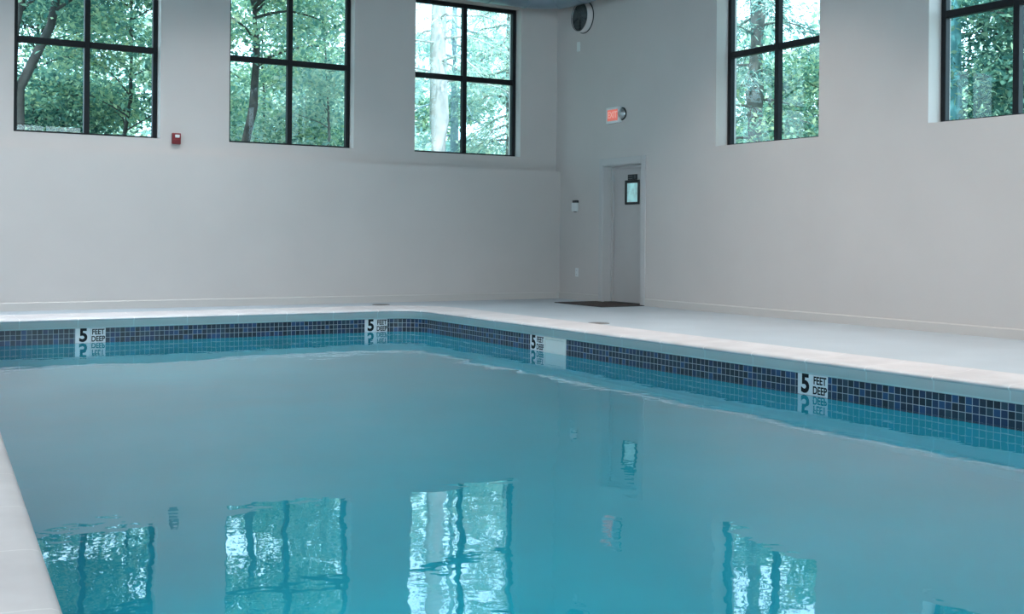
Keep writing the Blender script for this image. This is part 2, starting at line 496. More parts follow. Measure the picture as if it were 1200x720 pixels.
# coping: rolled outer rim, gently dished top, rounded nose, upright face
prof = [(0.50, -0.02), (0.50, 0.004), (0.485, 0.012), (0.455, 0.015), (0.42, 0.011), (0.38, 0.003), (0.30, -0.002), (0.15, -0.004),
        (0.04, -0.006), (0.0, -0.009), (-0.018, -0.016), (-0.028, -0.026), (-0.030, -0.036), (-0.022, -0.046), (-0.010, -0.05), (-0.008, ZT + 0.0), (0.02, ZT)]
cop = sweep('pool_coping', [(o, z) for o, z in prof], M_COPING)
struct(cop)
# shift coping v so that the shader's grout rule reads real heights: v = z - ZT there
for nd in M_COPING.node_tree.nodes:
    if nd.type == 'MATH' and nd.operation == 'LESS_THAN' and abs(nd.inputs[1].default_value + 0.121) < 1e-6:
        nd.inputs[1].default_value = 0.014
tile = sweep('waterline_tile', [(0.0, ZT + 0.01), (0.0, ZT - 0.26)], M_MOSAIC, smooth=False)
struct(tile)

# basin: plaster walls, coved foot, floor
DEPTH = 1.55
bm = bmesh.new()
rings = []
for off, z in ((0.0, ZT - 0.26), (0.0, ZW - DEPTH + 0.2), (-0.06, ZW - DEPTH + 0.06), (-0.2, ZW - DEPTH)):
    rings.append([bm.verts.new((p.x, p.y, z)) for p in outline(off)])
nn = len(BASE)
for A, B in zip(rings, rings[1:]):
    for i in range(nn):
        bm.faces.new((A[i], A[(i + 1) % nn], B[(i + 1) % nn], B[i]))
bm.faces.new(rings[-1])
bm.normal_update()
struct(mesh_obj('pool_basin', bm, M_PLASTER))

# water surface
bm = bmesh.new()
bm.faces.new([bm.verts.new((p.x, p.y, ZW)) for p in outline(0.004)])
bm.normal_update()
for f in bm.faces:
    if f.normal.z < 0: f.normal_flip()
water = mesh_obj('water', bm, M_WATER)
tag(water, 'turquoise pool water mirroring the walls and windows', 'water', kind='stuff')

# deck around the pool
bm = bmesh.new()
outer = [bm.verts.new(p) for p in ((XL - T, YF - T, 0), (T, YF - T, 0), (T, T, 0), (XL - T, T, 0))]
inner = [bm.verts.new((p.x, p.y, 0)) for p in outline(0.497)]
es = [bm.edges.new((v[i], v[(i + 1) % len(v)])) for v in (outer, inner) for i in range(len(v))]
bmesh.ops.triangle_fill(bm, use_beauty=True, use_dissolve=False, edges=es)
bm.normal_update()
for f in bm.faces:
    if f.normal.z < 0: f.normal_flip()
struct(mesh_obj('floor', bm, M_DECK))

# unseen underwater lamps added in the left basin wall to brighten the pool
for i, y in enumerate((-4.2, -11.5, -16.0)):
    x = left_x(y)
    t = thing('pool_lamp', ['round underwater lamp in the left pool wall, the one farthest along', 'round underwater lamp in the left pool wall, middle one', 'round underwater lamp in the left pool wall nearest the viewer'][i],
              'pool lamp', (x, y, ZW - 0.7), 'underwater lamps')
    R = Matrix.Rotation(math.pi / 2, 4, 'Y')
    bm = bmesh.new(); lathe(bm, [(0.10, 0.0), (0.135, 0.0), (0.14, 0.02), (0.125, 0.03), (0.10, 0.025)], R, 28)
    mesh_obj('bezel', bm, M_STEEL, t, True)
    bm = bmesh.new(); lathe(bm, [(0.0, 0.035), (0.06, 0.03), (0.105, 0.018)], R, 28)
    mesh_obj('lens', bm, M_WHITE, t, True)
    a = area('pool_lamp_light', (x + 0.06, y, ZW - 0.7), ((0.80, 0.60, -0.03), (1, 0, 0), (1, 0, 0))[i], 0.2, 0.2, POOL_FILL_W * (0.8, 1, 1)[i], (0.72, 0.98, 1.0))
    a.data.spread = math.radians((75, 170, 170)[i])

# ------------------------------------------------------------------ text
def text_mesh(name, txt, size, material, parent, M, bold=0.0, depth=0.001, align='CENTER', xs=1.0):
    cu = bpy.data.curves.new(name, 'FONT')
    cu.body = txt; cu.size = size; cu.align_x = align; cu.align_y = 'CENTER'
    cu.offset = bold; cu.extrude = depth; cu.resolution_u = 6
    tmp = bpy.data.objects.new(name, cu); C.objects.link(tmp)
    bpy.context.view_layer.update()
    me = bpy.data.meshes.new_from_object(tmp.evaluated_get(bpy.context.evaluated_depsgraph_get()))
    bpy.data.objects.remove(tmp); bpy.data.curves.remove(cu)
    me.transform(M @ Matrix.Diagonal((xs, 1, 1, 1)))
    me.materials.clear(); me.materials.append(material)
    o = bpy.data.objects.new(name, me)
    return link(o, parent)

# ------------------------------------------------------------------ depth markers
def marker(loc, right, label, wid):
    """two 15 cm tiles side by side, flush in the tile band; right = unit vector reading left-to-right"""
    r = Vector(right); nrm = r.cross(Vector((0, 0, 1)))     # towards the water
    t = thing('depth_marker', label, 'pool depth marker', loc, 'five feet depth markers')
    B = Matrix((r, Vector((0, 0, 1)), nrm)).transposed().to_4x4()
    for s in (-1, 1):
        bm = bmesh.new()
        box(bm, min(0, s * wid / 2) + 0.001, max(0, s * wid / 2) - 0.001, -0.20, -0.002, -0.001, 0.006, 0.002, 1)
        bmesh.ops.transform(bm, matrix=B, verts=bm.verts[:])
        mesh_obj('marker_tile', bm, M_MARK, t)
    zz = 0.0065
    text_mesh('number', '5', 0.165, M_INK, t, B @ Matrix.Translation((-wid * 0.235, -0.087, zz)) @ Matrix.Diagonal((1.2, 1.30, 1, 1)), 0.006)
    text_mesh('word', 'FEET', 0.060, M_INK, t, B @ Matrix.Translation((wid * 0.25, -0.049, zz)) @ Matrix.Diagonal((1.15, 1.5, 1, 1)), 0.0016)
    text_mesh('word', 'DEEP', 0.060, M_INK, t, B @ Matrix.Translation((wid * 0.25, -0.131, zz)) @ Matrix.Diagonal((1.15, 1.5, 1, 1)), 0.0016)
    return t
marker((-7.525, YB, ZT), (1, 0, 0), 'depth marker reading five feet on the far pool wall, at the left of the picture', 0.345)
marker((-3.846, YB, ZT), (1, 0, 0), 'depth marker reading five feet on the far pool wall, close to its rounded corner', 0.335)
marker((XR, -4.575, ZT), (0, -1, 0), 'foreshortened five feet depth marker beside the white skimmer plate', 0.29)
marker((XR, -8.825, ZT), (0, -1, 0), 'largest five feet depth marker, on the right pool wall nearest the viewer', 0.335)

# ------------------------------------------------------------------ skimmer plate
t = thing('pool_skimmer', 'white skimmer plate set in the blue tile band right of a depth marker', 'pool skimmer', (XR, -4.95, ZT))
bm = bmesh.new()
fs = 0.225
box(bm, -0.012, 0.0, -fs, fs, -0.028, -0.003, 0.003, 1)
box(bm, -0.012, 0.0, -fs, fs, -0.26, -0.215, 0.003, 1)
box(bm, -0.012, 0.0, -fs, -fs + 0.03, -0.215, -0.028, 0.003, 1)
box(bm, -0.012, 0.0, fs - 0.03, fs, -0.215, -0.028, 0.003, 1)
mesh_obj('face_frame', bm, M_SKIM, t)
bm = bmesh.new()
box(bm, -0.007, -0.001, -fs + 0.032, fs - 0.032, -0.213, -0.030, 0.002, 1)
mesh_obj('weir_flap', bm, M_SKIM, t)

# lids flush on the deck
def lid(loc, label):
    t = thing('deck_drain', label, 'deck drain', loc, 'round drain lids in the deck')
    bm = bmesh.new(); lathe(bm, [(0.0, 0.004), (0.095, 0.004), (0.10, 0.0)], n=28)
    for k in range(1, 4): lathe(bm, [(0.024 * k, 0.0042), (0.024 * k + 0.004, 0.006), (0.024 * k + 0.008, 0.0042)], n=28)
    mesh_obj('drain_lid', bm, M_STEEL_DARK, t)
    bm = bmesh.new(); lathe(bm, [(0.10, 0.0), (0.102, 0.006), (0.122, 0.006), (0.126, 0.0)], n=28)
    mesh_obj('drain_ring', bm, M_STEEL_DARK, t)
M_STEEL_DARK = mat('dull_drain_metal', (0.16, 0.15, 0.15), 0.5)
lid((-3.39, -0.64, 0.0), 'dull round drain lid in the deck below the back wall')
lid((-2.61, -4.87, 0.0), 'dull round drain lid in the deck behind the skimmer, near the doormat')

# ------------------------------------------------------------------ door
door = struct(bpy.data.objects.new('door_1', None)); door.location = (0, (D0 + D1) / 2, 0); link(door)
yc = (D0 + D1) / 2
hw = (D1 - D0) / 2
def casing():
    bm = bmesh.new()
    def tr(y0, y1, z0, z1): box(bm, -0.016, 0.004, y0, y1, z0, z1, 0.004, 1)
    tr(hw, hw + 0.085, 0, DTOP + 0.105); tr(-hw - 0.105, -hw, 0, DTOP + 0.105); tr(-hw, hw, DTOP, DTOP + 0.105)
    # jamb lining
    box(bm, 0.0, 0.25, hw - 0.012, hw + 0.0, 0, DTOP); box(bm, 0.0, 0.25, -hw, -hw + 0.012, 0, DTOP); box(bm, 0.0, 0.25, -hw, hw, DTOP - 0.012, DTOP)
    # stops
    box(bm, 0.15, 0.185, hw - 0.045, hw - 0.012, 0, DTOP - 0.012); box(bm, 0.15, 0.185, -hw + 0.012, -hw + 0.045, 0, DTOP - 0.012)
    box(bm, 0.15, 0.185, -hw + 0.045, hw - 0.045, DTOP - 0.05, DTOP - 0.012)
    return bm
mesh_obj('door_frame', casing(), M_DTRIM, door)
bm = bmesh.new(); box(bm, 0.187, 0.232, -hw + 0.016, hw - 0.016, 0.014, DTOP - 0.018, 0.003, 1)
leaf = mesh_obj('door_leaf', bm, M_DOOR, door)
# small glazed light with a black frame
VY0, VY1, VZ0, VZ1 = -1.977 - yc, -1.624 - yc, 1.49, 1.855
bm = bmesh.new()
fx0, fx1 = 0.172, 0.190
box(bm, fx0, fx1, VY0, VY0 + 0.042, VZ0, VZ1, 0.004, 1); box(bm, fx0, fx1, VY1 - 0.05, VY1, VZ0, VZ1, 0.004, 1)
box(bm, fx0, fx1, VY0 + 0.042, VY1 - 0.05, VZ0, VZ0 + 0.035, 0.004, 1); box(bm, fx0, fx1, VY0 + 0.042, VY1 - 0.05, VZ1 - 0.045, VZ1, 0.004, 1)
vf = mesh_obj('vision_frame', bm, M_BLACK, leaf)
M_VISION = mat('door_light_glass', (0.42, 0.70, 0.70), 0.08, noise=0.30, scale=9, emit=(0.40, 0.72, 0.74), estr=0.35)  # teal mottling and glow painted in for trees mirrored in the pane
bm = bmesh.new(); box(bm, 0.182, 0.188, VY0 + 0.042, VY1 - 0.05, VZ0 + 0.035, VZ1 - 0.045)
mesh_obj('vision_pane', bm, M_VISION, vf)
bm = bmesh.new(); box(bm, 0.178, 0.189, -1.919 - yc, -1.687 - yc, 1.857, 1.940, 0.004, 1)
pl = mesh_obj('door_plate', bm, M_BLACK, leaf)
M_GREY = mat('plate_grey', (0.16, 0.16, 0.17), 0.5)
bm = bmesh.new()
box(bm, 0.1765, 0.179, -1.80 - yc, -1.705 - yc, 1.912, 1.920); box(bm, 0.1765, 0.179, -1.80 - yc, -1.705 - yc, 1.874, 1.882)
box(bm, 0.1765, 0.179, -1.875 - yc, -1.862 - yc, 1.872, 1.926)
mesh_obj('plate_marking', bm, M_GREY, pl)
bm = bmesh.new(); box(bm, 0.02, 0.24, -hw + 0.012, hw - 0.012, 0.0, 0.014, 0.004, 1)
mesh_obj('threshold', bm, M_MATEDGE, door)
# corridor behind so the wall is closed
bm = bmesh.new(); box(bm, 0.26, 0.36, -hw, hw, 0, DTOP)
mesh_obj('door_backing', bm, M_DTRIM, door)

# doormat
t = thing('door_mat', 'dark brown doormat on the deck in front of the grey door', 'doormat', (-0.39, -1.76, 0.0))
bm = bmesh.new(); box(bm, -0.34, 0.36, -0.57, 0.57, 0.001, 0.014, 0.004, 1)
mesh_obj('mat_pile', bm, M_MAT, t)
bm = bmesh.new()
for q in ((-0.38, -0.34, -0.61, 0.61), (0.36, 0.385, -0.61, 0.61), (-0.34, 0.36, -0.61, -0.57), (-0.34, 0.36, 0.57, 0.61)):
    box(bm, *q, 0.001, 0.010, 0.002, 1)
mesh_obj('mat_border', bm, M_MATEDGE, t)

# ------------------------------------------------------------------ small wall things
# exit sign
t = thing('exit_sign', 'small white exit sign with a glowing red face above the door', 'exit sign', (0, -1.605, 2.715))
bm = bmesh.new(); box(bm, -0.055, -0.002, -0.165, 0.165, -0.005, 0.235, 0.008, 2); mesh_obj('sign_housing', bm, M_WHITE, t)
bm = bmesh.new(); box(bm, -0.058, -0.054, -0.130, 0.130, 0.03, 0.20, 0.002, 1); fc = mesh_obj('sign_face', bm, M_EXITFACE, t)
B = Matrix((Vector((0, -1, 0)), Vector((0, 0, 1)), Vector((-1, 0, 0)))).transposed().to_4x4()
text_mesh('sign_letters', 'EXIT', 0.135, M_EXITLET, fc, Matrix.Translation((-0.0585, 0, 0.115)) @ B, 0.002, xs=0.85)
bm = bmesh.new(); lathe(bm, [(0.0, 0.06), (0.05, 0.055), (0.075, 0.03), (0.085, 0.0)], Matrix.Translation((-0.002, -0.185, 0.125)) @ Matrix.Rotation(-math.pi / 2, 4, 'Y'), 20)
lh = mesh_obj('emergency_lamp', bm, M_STEEL, t, True)
bm = bmesh.new(); lathe(bm, [(0.078, 0.012), (0.092, 0.012), (0.098, 0.0), (0.092, -0.002)], Matrix.Translation((-0.004, -0.185, 0.125)) @ Matrix.Rotation(-math.pi / 2, 4, 'Y'), 20)
mesh_obj('lamp_rim', bm, M_BLACK, lh, True)

# fire alarm pull station on the back wall
t = thing('fire_alarm', 'dark red fire alarm pull box between the two left windows', 'fire alarm', (-6.147, 0.0, 2.27))
bm = bmesh.new(); box(bm, -0.058, 0.058, -0.045, -0.001, -0.075, 0.075, 0.008, 2); mesh_obj('alarm_box', bm, M_RED, t)
bm = bmesh.new(); box(bm, -0.022, 0.038, -0.049, -0.044, 0.012, 0.052, 0.002, 1); mesh_obj('alarm_label', bm, M_WHITE, t)
bm = bmesh.new(); box(bm, -0.04, 0.04, -0.060, -0.044, -0.034, -0.012, 0.004, 2); mesh_obj('pull_handle', bm, M_RED, t)

# dispenser / reader by the door, outlet, sensor
t = thing('wall_dispenser', 'small white wall dispenser with a black top left of the door', 'dispenser', (0, -0.60, 1.40))
bm = bmesh.new(); box(bm, -0.07, -0.001, -0.055, 0.055, 0.0, 0.135, 0.014, 3); mesh_obj('dispenser_body', bm, M_WHITE, t)
bm = bmesh.new(); box(bm, -0.075, -0.001, -0.062, 0.02, 0.132, 0.172, 0.008, 2); mesh_obj('dispenser_top', bm, M_BLACK, t)
bm = bmesh.new(); box(bm, -0.05, -0.02, -0.03, 0.02, -0.016, 0.002, 0.004, 1); mesh_obj('nozzle', bm, M_STEEL_DARK, t)
t = thing('wall_outlet', 'white electrical outlet low on the wall left of the door', 'outlet', (0, -0.625, 0.435))
bm = bmesh.new(); box(bm, -0.008, -0.001, -0.042, 0.042, -0.068, 0.068, 0.003, 2); mesh_obj('cover_plate', bm, M_WHITE, t)
for s in (-1, 1):
    bm = bmesh.new(); box(bm, -0.0105, -0.007, -0.018, 0.018, s * 0.03 - 0.016, s * 0.03 + 0.016, 0.002, 1)
    sk = mesh_obj('socket', bm, M_WHITE, t)
    bm = bmesh.new()
    for d in (-0.007, 0.007): box(bm, -0.0115, -0.0100, d - 0.0016, d + 0.0016, s * 0.03 - 0.007, s * 0.03 + 0.007)
    mesh_obj('socket_slots', bm, M_BLACK, sk)
t = thing('wall_sensor', 'small pale sensor box on the wall below the round fan', 'sensor', (0, -0.63, 3.995))
bm = bmesh.new(); box(bm, -0.024, -0.001, -0.036, 0.036, -0.075, 0.075, 0.006, 2); mesh_obj('sensor_body', bm, M_SKIM, t)
bm = bmesh.new(); lathe(bm, [(0.0, 0.010), (0.012, 0.008), (0.016, 0.0)], Matrix.Translation((-0.024, 0, -0.04)) @ Matrix.Rotation(-math.pi / 2, 4, 'Y'), 16)
mesh_obj('sensor_lens', bm, M_SKIM, t, True)

# round wall fan
t = thing('wall_fan', 'round black wall fan with a pale rim under the duct', 'fan', (0, -0.775, 4.435))
R = Matrix.Rotation(-math.pi / 2, 4, 'Y')
bm = bmesh.new(); lathe(bm, [(0.238, 0.002), (0.242, 0.10), (0.238, 0.110), (0.230, 0.112), (0.226, 0.10), (0.218, 0.02)], R, 48); mesh_obj('fan_drum', bm, M_FANRIM, t, True)
bm = bmesh.new(); lathe(bm, [(0.240, 0.002), (0.252, 0.002), (0.252, 0.012), (0.240, 0.014)], R, 48); mesh_obj('wall_flange', bm, M_FANDARK, t, True)
bm = bmesh.new(); lathe(bm, [(0.0, 0.075), (0.216, 0.075), (0.219, 0.08)], R, 48); mesh_obj('fan_backing', bm, M_FANDARK, t)
bm = bmesh.new(); lathe(bm, [(0.0, 0.104), (0.03, 0.102), (0.042, 0.096), (0.042, 0.076)], R, 24); mesh_obj('hub', bm, M_FANBLADE, t, True)
for k in range(5):
    bm = bmesh.new()
    g = []
    for i in range(7):
        r = 0.04 + 0.165 * i / 6; cw = 0.32 + 0.26 * math.sin(math.pi * (0.25 + 0.6 * i / 6))
        g.append([bm.verts.new(R @ Vector((r * math.cos(a), r * math.sin(a), 0.089 + 0.018 * s * (1 - 0.4 * i / 6))))
                  for s, a in ((-0.5, -cw), (-0.1, -cw * .3), (0.2, cw * .35), (0.5, cw))])
    for A, Bq in zip(g, g[1:]):
        for j in range(3): bm.faces.new((A[j], A[j + 1], Bq[j + 1], Bq[j]))
    bmesh.ops.rotate(bm, verts=bm.verts[:], cent=(0, 0, 0), matrix=Matrix.Rotation(k * 2 * math.pi / 5, 3, 'X'))
    o = mesh_obj('blade', bm, M_FANBLADE, t, True)
bm = bmesh.new()
for rr in (0.07, 0.12, 0.17, 0.215): lathe(bm, [(rr - 0.003, 0.111), (rr, 0.115), (rr + 0.003, 0.111), (rr, 0.108), (rr - 0.003, 0.111)], R, 40)
for k in range(8):
    a = k * math.pi / 4
    tube(bm, [R @ Vector((0.03 * math.cos(a), 0.03 * math.sin(a), 0.111)), R @ Vector((0.22 * math.cos(a), 0.22 * math.sin(a), 0.111))], 0.003, 6)
mesh_obj('grille', bm, M_FANBLADE, t)

# spiral duct: along the back wall, round the corner, off along the right wall
t = thing('air_duct', 'blue grey spiral air duct near the ceiling over the third window', 'duct', (-0.42, -0.56, 4.75))
RAD = 0.23
def duct_path():
    cx, cy, r = -0.62 - 0.0, -0.62, 0.55
    pts = []
    for i in range(40): pts.append((-12.6 + (11.9 - r) * i / 40 + 0.0, 0.0))
    x1 = -0.0 - r
    for i in range(13):
        a = math.pi / 2 - math.pi / 2 * i / 12
        pts.append((x1 + r * math.cos(a), -r + r * math.sin(a)))
    return pts
dp = duct_path()
bm = bmesh.new()
path = [(-12.4, 0, 0), (-8.0, 0, 0), (-4.0, 0, 0), (-2.0, 0, 0), (-1.2, 0, 0), (-0.55, 0, 0)]
for i in range(1, 9):
    a = math.pi / 2 * (1 - i / 8)
    path.append((-0.55 + 0.55 * math.cos(a), -0.55 + 0.55 * math.sin(a), 0))
path += [(0, -1.0, 0.0), (0, -1.6, 0.0), (0, -4, 0), (0, -10, 0), (0, -18, 0)]
def along(path, step):
    out = []
    P = [Vector(p) for p in path]
    for a, b in zip(P, P[1:]):
        n = max(1, int((b - a).length / step))
        for i in range(n): out.append(a.lerp(b, i / n))
    out.append(P[-1])
    return out
pp = along(path, 0.11)
tube(bm, pp, [RAD for i in range(len(pp))], 28, True)
mesh_obj('duct_pipe', bm, M_DUCT, t, True)
# raised seams and hangers
for i in range(1, len(pp) - 1):
    if i % 5 or pp[i].x < -5.0 or pp[i].y < -3.0: continue
    bm = bmesh.new()
    d = (pp[i + 1] - pp[i - 1]).normalized()
    q = d.to_track_quat('Z', 'Y').to_matrix().to_4x4(); q.translation = pp[i]
    lathe(bm, [(RAD - 0.002, -0.026), (RAD + 0.010, -0.018), (RAD + 0.010, 0.018), (RAD - 0.002, 0.026)], q, 28)
    mesh_obj('duct_seam', bm, M_DUCT, t, True)
for px, py in ((-10, 0), (-6, 0), (-2.0, 0), (0, -3), (0, -8), (0, -13)):
    bm = bmesh.new(); tube(bm, [(px, py, 0.2), (px, py, ZC - 4.75)], 0.008, 8)
    mesh_obj('hanger_rod', bm, M_STEEL, t)

# ceiling lamps (above the picture; they light the room and glint in the panes)
COOL, WARM = (0.88, 0.95, 1.0), (1.0, 0.92, 0.86)
lamp_pos = [(-11.4, -2.3, 0.9, COOL, 'back wall, left one'), (-8.6, -2.3, 0.9, COOL, 'back wall, middle one'), (-5.8, -2.3, 0.9, COOL, 'back wall, right one'),
            (-2.4, -5.6, 0.88, WARM, 'right wall, far one'), (-2.4, -9.4, 0.95, WARM, 'right wall, middle one'), (-2.4, -13.4, 0.72, WARM, 'right wall, near one'),
            (-11.5, -9.5, 0.8, WARM, 'left wall, far one'), (-11.5, -14.0, 0.8, WARM, 'left wall, near one')]  # left wall pair is added to brighten the near coping
for i, (x, y, pw, tint, lab) in enumerate(lamp_pos):
    t = thing('ceiling_lamp', 'square white ceiling lamp along the ' + lab, 'ceiling lamp', (x, y, ZC - 0.12), 'ceiling lamps round the pool')
    bm = bmesh.new(); box(bm, -0.32, 0.32, -0.32, 0.32, 0.03, 0.119, 0.01, 2); mesh_obj('lamp_housing', bm, M_WHITE, t)
    bm = bmesh.new(); box(bm, -0.28, 0.28, -0.28, 0.28, 0.0, 0.031, 0.008, 2); mesh_obj('diffuser', bm, M_LAMPON, t)
    a = area('ceiling_lamp_light', (x, y, ZC - 0.15), (0, 0, -1), 0.5, 0.5, CEIL_LAMP_W * pw, tint)
    a.data.spread = math.radians(102)      # louvred downlight

# ------------------------------------------------------------------ outdoors: ground and trees
bm = bmesh.new()
box(bm, -60, 70, 0.6, 80, -0.9, -0.4); box(bm, 0.6, 70, -60, 0.6, -0.9, -0.4)
struct(mesh_obj('ground', bm, M_GROUND))

rng = np.random.default_rng(11)
def leaf_mesh(name, pos, size, material, droop=0.35, aspect=0.5, dirs=None):
    """one small folded leaf per position"""
    n = len(pos)
    yaw = rng.uniform(0, 2 * math.pi, n); pitch = rng.normal(-droop, 0.45, n); roll = rng.normal(0, 0.6, n)
    s = size * rng.uniform(0.65, 1.3, n)
    d = np.stack([np.cos(yaw) * np.cos(pitch), np.sin(yaw) * np.cos(pitch), np.sin(pitch)], 1)
    if dirs is not None:
        d = dirs + rng.normal(0, 0.35, (n, 3)); d /= np.linalg.norm(d, axis=1)[:, None]
    side = np.cross(d, [0, 0, 1.0]); side /= np.maximum(np.linalg.norm(side, axis=1), 1e-4)[:, None]
    nrm = np.cross(side, d)
    side = side * np.cos(roll)[:, None] + nrm * np.sin(roll)[:, None]
    nrm = np.cross(side, d)
    L = s[:, None]
    v = np.stack([pos, pos + d * L * 0.5 + side * L * aspect * 0.5 + nrm * L * 0.08,
                  pos + d * L, pos + d * L * 0.5 - side * L * aspect * 0.5 + nrm * L * 0.08], 1).reshape(-1, 3)
    me = bpy.data.meshes.new(name)
    me.vertices.add(4 * n); me.loops.add(4 * n); me.polygons.add(n)
    me.vertices.foreach_set('co', v.astype(np.float32).ravel())
    me.loops.foreach_set('vertex_index', np.arange(4 * n, dtype=np.int32))
    me.polygons.foreach_set('loop_start', np.arange(0, 4 * n, 4, dtype=np.int32))
    me.update(calc_edges=True)
    me.materials.append(material)
    return me

def bent(p0, p1, sag=0.0, n=6, wob=0.05):
    p0, p1 = np.array(p0, float), np.array(p1, float)
    out = []
    L = np.linalg.norm(p1 - p0)
    for i in range(n + 1):
        t = i / n
        q = p0 + (p1 - p0) * t
        q[2] += sag * math.sin(math.pi * t)
        if 0 < i < n: q += rng.normal(0, wob * L * 0.25, 3)
        out.append(q)
    return out

def broadleaf(h, crown0, rad, nleaf, size, lean=(0, 0), trunks=1, tr=0.14, nbr=26, density=1.0):
    """returns (trunk bmesh, leaf positions): layered broadleaf tree, branches sweeping out and up"""
    bm = bmesh.new(); P = []
    for k in range(trunks):
        off = (0, 0) if trunks == 1 else (0.18 * math.cos(2.4 * k), 0.18 * math.sin(2.4 * k))
        top = (lean[0] * h + off[0] * 1.5, lean[1] * h + off[1] * 1.5, h * 0.92)
        tp = bent((off[0], off[1], -0.5), top, 0, 9, 0.035)
        tube(bm, tp, [tr * (1 - 0.8 * i / 9) for i in range(10)], 9)
        for b in range(nbr // trunks):
            t = rng.uniform(crown0 / h, 0.98)
            i = min(int(t * 9), 8); f = t * 9 - i
            st = tp[i] * (1 - f) + tp[i + 1] * f
            a = rng.uniform(0, 2 * math.pi)
            L = rad * (0.55 + 0.45 * math.sin(math.pi * min(1, (t - crown0 / h) / (1 - crown0 / h) * 0.8 + 0.25))) * rng.uniform(0.6, 1.1)
            en = st + np.array([math.cos(a) * L, math.sin(a) * L, L * rng.uniform(0.0, 0.4)])
            bp = bent(st, en, 0.12 * L, 5, 0.10)
            tube(bm, bp, [0.035 * (tr / 0.14) * (1 - 0.75 * q / 5) for q in range(6)], 5)
            m_ = int(nleaf / nbr)
            # sprays along the outer part of the branch, flattened
            for c in range(7):
                tt = 0.3 + 0.75 * c / 6
                ctr = st + (en - st) * tt; ctr[2] += 0.12 * L * math.sin(math.pi * min(tt, 1))
                ctr = ctr + rng.normal(0, 0.16, 3) * np.array([1, 1, 0.5])
                P.append(ctr + rng.normal(0, 1, (m_ // 7, 3)) * np.array([0.32, 0.32, 0.13]))
    return bm, np.concatenate(P)

def conifer(h, low, rad, nleaf, tr=0.2, nbr=60, droop=0.35):
    bm = bmesh.new(); P = []; Dv = []
    tp = bent((0, 0, -0.5), (0.1, 0.1, h), 0, 8, 0.008)
    tube(bm, tp, [tr * (1 - 0.85 * i / 8) for i in range(9)], 10)
    for b in range(nbr):
        z = low + (h - low) * (b + rng.uniform(0, 1)) / nbr
        a = b * 2.399 + rng.normal(0, 0.3)
        L = rad * (1 - 0.75 * (z - low) / (h - low)) * rng.uniform(0.65, 1.1)
        st = np.array([0.1 * z / h, 0.1 * z / h, z]); en = st + np.array([math.cos(a) * L, math.sin(a) * L, -droop * L + rng.normal(0, 0.12)])
        bp = bent(st, en, 0.10 * L, 5, 0.05)
        tube(bm, bp, [0.028 * (1 - 0.8 * q / 5) for q in range(6)], 5)
        m_ = int(nleaf / nbr * (0.4 + L / rad * 0.6))
        t = rng.uniform(0.12, 1.05, m_) ** 0.8
        base = st + (en - st) * t[:, None]
        base[:, 2] += 0.10 * L * np.sin(np.pi * np.minimum(t, 1))
        sdir = np.array([-math.sin(a), math.cos(a), 0])
        lat = rng.normal(0, 0.20, m_) * (1.15 - t * 0.6) * min(1.5, L)
        P.append(base + sdir * lat[:, None] + np.stack([rng.normal(0, .03, m_), rng.normal(0, .03, m_), -np.abs(lat) * 0.35 + rng.normal(0, .06, m_)], 1))
        od = (en - st) / L
        Dv.append(np.tile(od, (m_, 1)) * 0.7 + sdir * np.sign(lat)[:, None] * 0.7 + np.array([0, 0, -0.25]))
    Dv = np.concatenate(Dv); Dv /= np.linalg.norm(Dv, axis=1)[:, None]
    return bm, np.concatenate(P), Dv

def tree(name, label, loc, bmt, leafmesh, bark, group=None, rot=0, sc=1.0):
    t = thing(name, label, 'tree', loc, group, rot)
    t.scale = (sc, sc, sc)
    if isinstance(bmt, bpy.types.Mesh):
        o = bpy.data.objects.new('trunk', bmt); link(o, t)
    else:
        o = mesh_obj('trunk', bmt, bark, t, True)
    f = bpy.data.objects.new('foliage', leafmesh); link(f, t)
    return t, o.data

def at(xw, yw, dist):
    """ground point on the sight line from the camera through (xw, yw), dist metres beyond it"""
    d = Vector((xw - CAM.x, yw - CAM.y, 0)).normalized()
    p = Vector((xw, yw, 0)) + d * dist
    return (p.x, p.y, -0.45)

# leftmost window: near tree with bare leaning trunks, leafy trees behind
bmt, lp = broadleaf(9.6, 5.2, 2.6, 14000, 0.1, lean=(0.20, 0.03), trunks=2, tr=0.12, nbr=30)
tree('maple_tree', 'tree with two bare dark leaning trunks outside the leftmost window', at(-8.85, 0, 3.2), bmt, leaf_mesh('foliage', lp, 0.11, M_LEAF_DARK), M_BARK)
bmt, lp = broadleaf(8.4, 1.6, 2.3, 36000, 0.1, lean=(0.02, 0.0), tr=0.08, nbr=46)
tree('maple_tree', 'dense leafy tree behind the bare leaning trunks in the leftmost window', at(-7.95, 0, 7.6), bmt, leaf_mesh('foliage', lp, 0.11, M_LEAF_DARK), M_BARK, rot=1.0)
bmt, lp = broadleaf(7.8, 1.4, 2.0, 30000, 0.1, lean=(0.04, 0.0), tr=0.06, nbr=40)
tree('maple_tree', 'slender leafy tree filling the right half of the leftmost window', at(-6.7, 0, 5.0), bmt, leaf_mesh('foliage', lp, 0.11, M_LEAF_MID), M_BARK, rot=2.0)
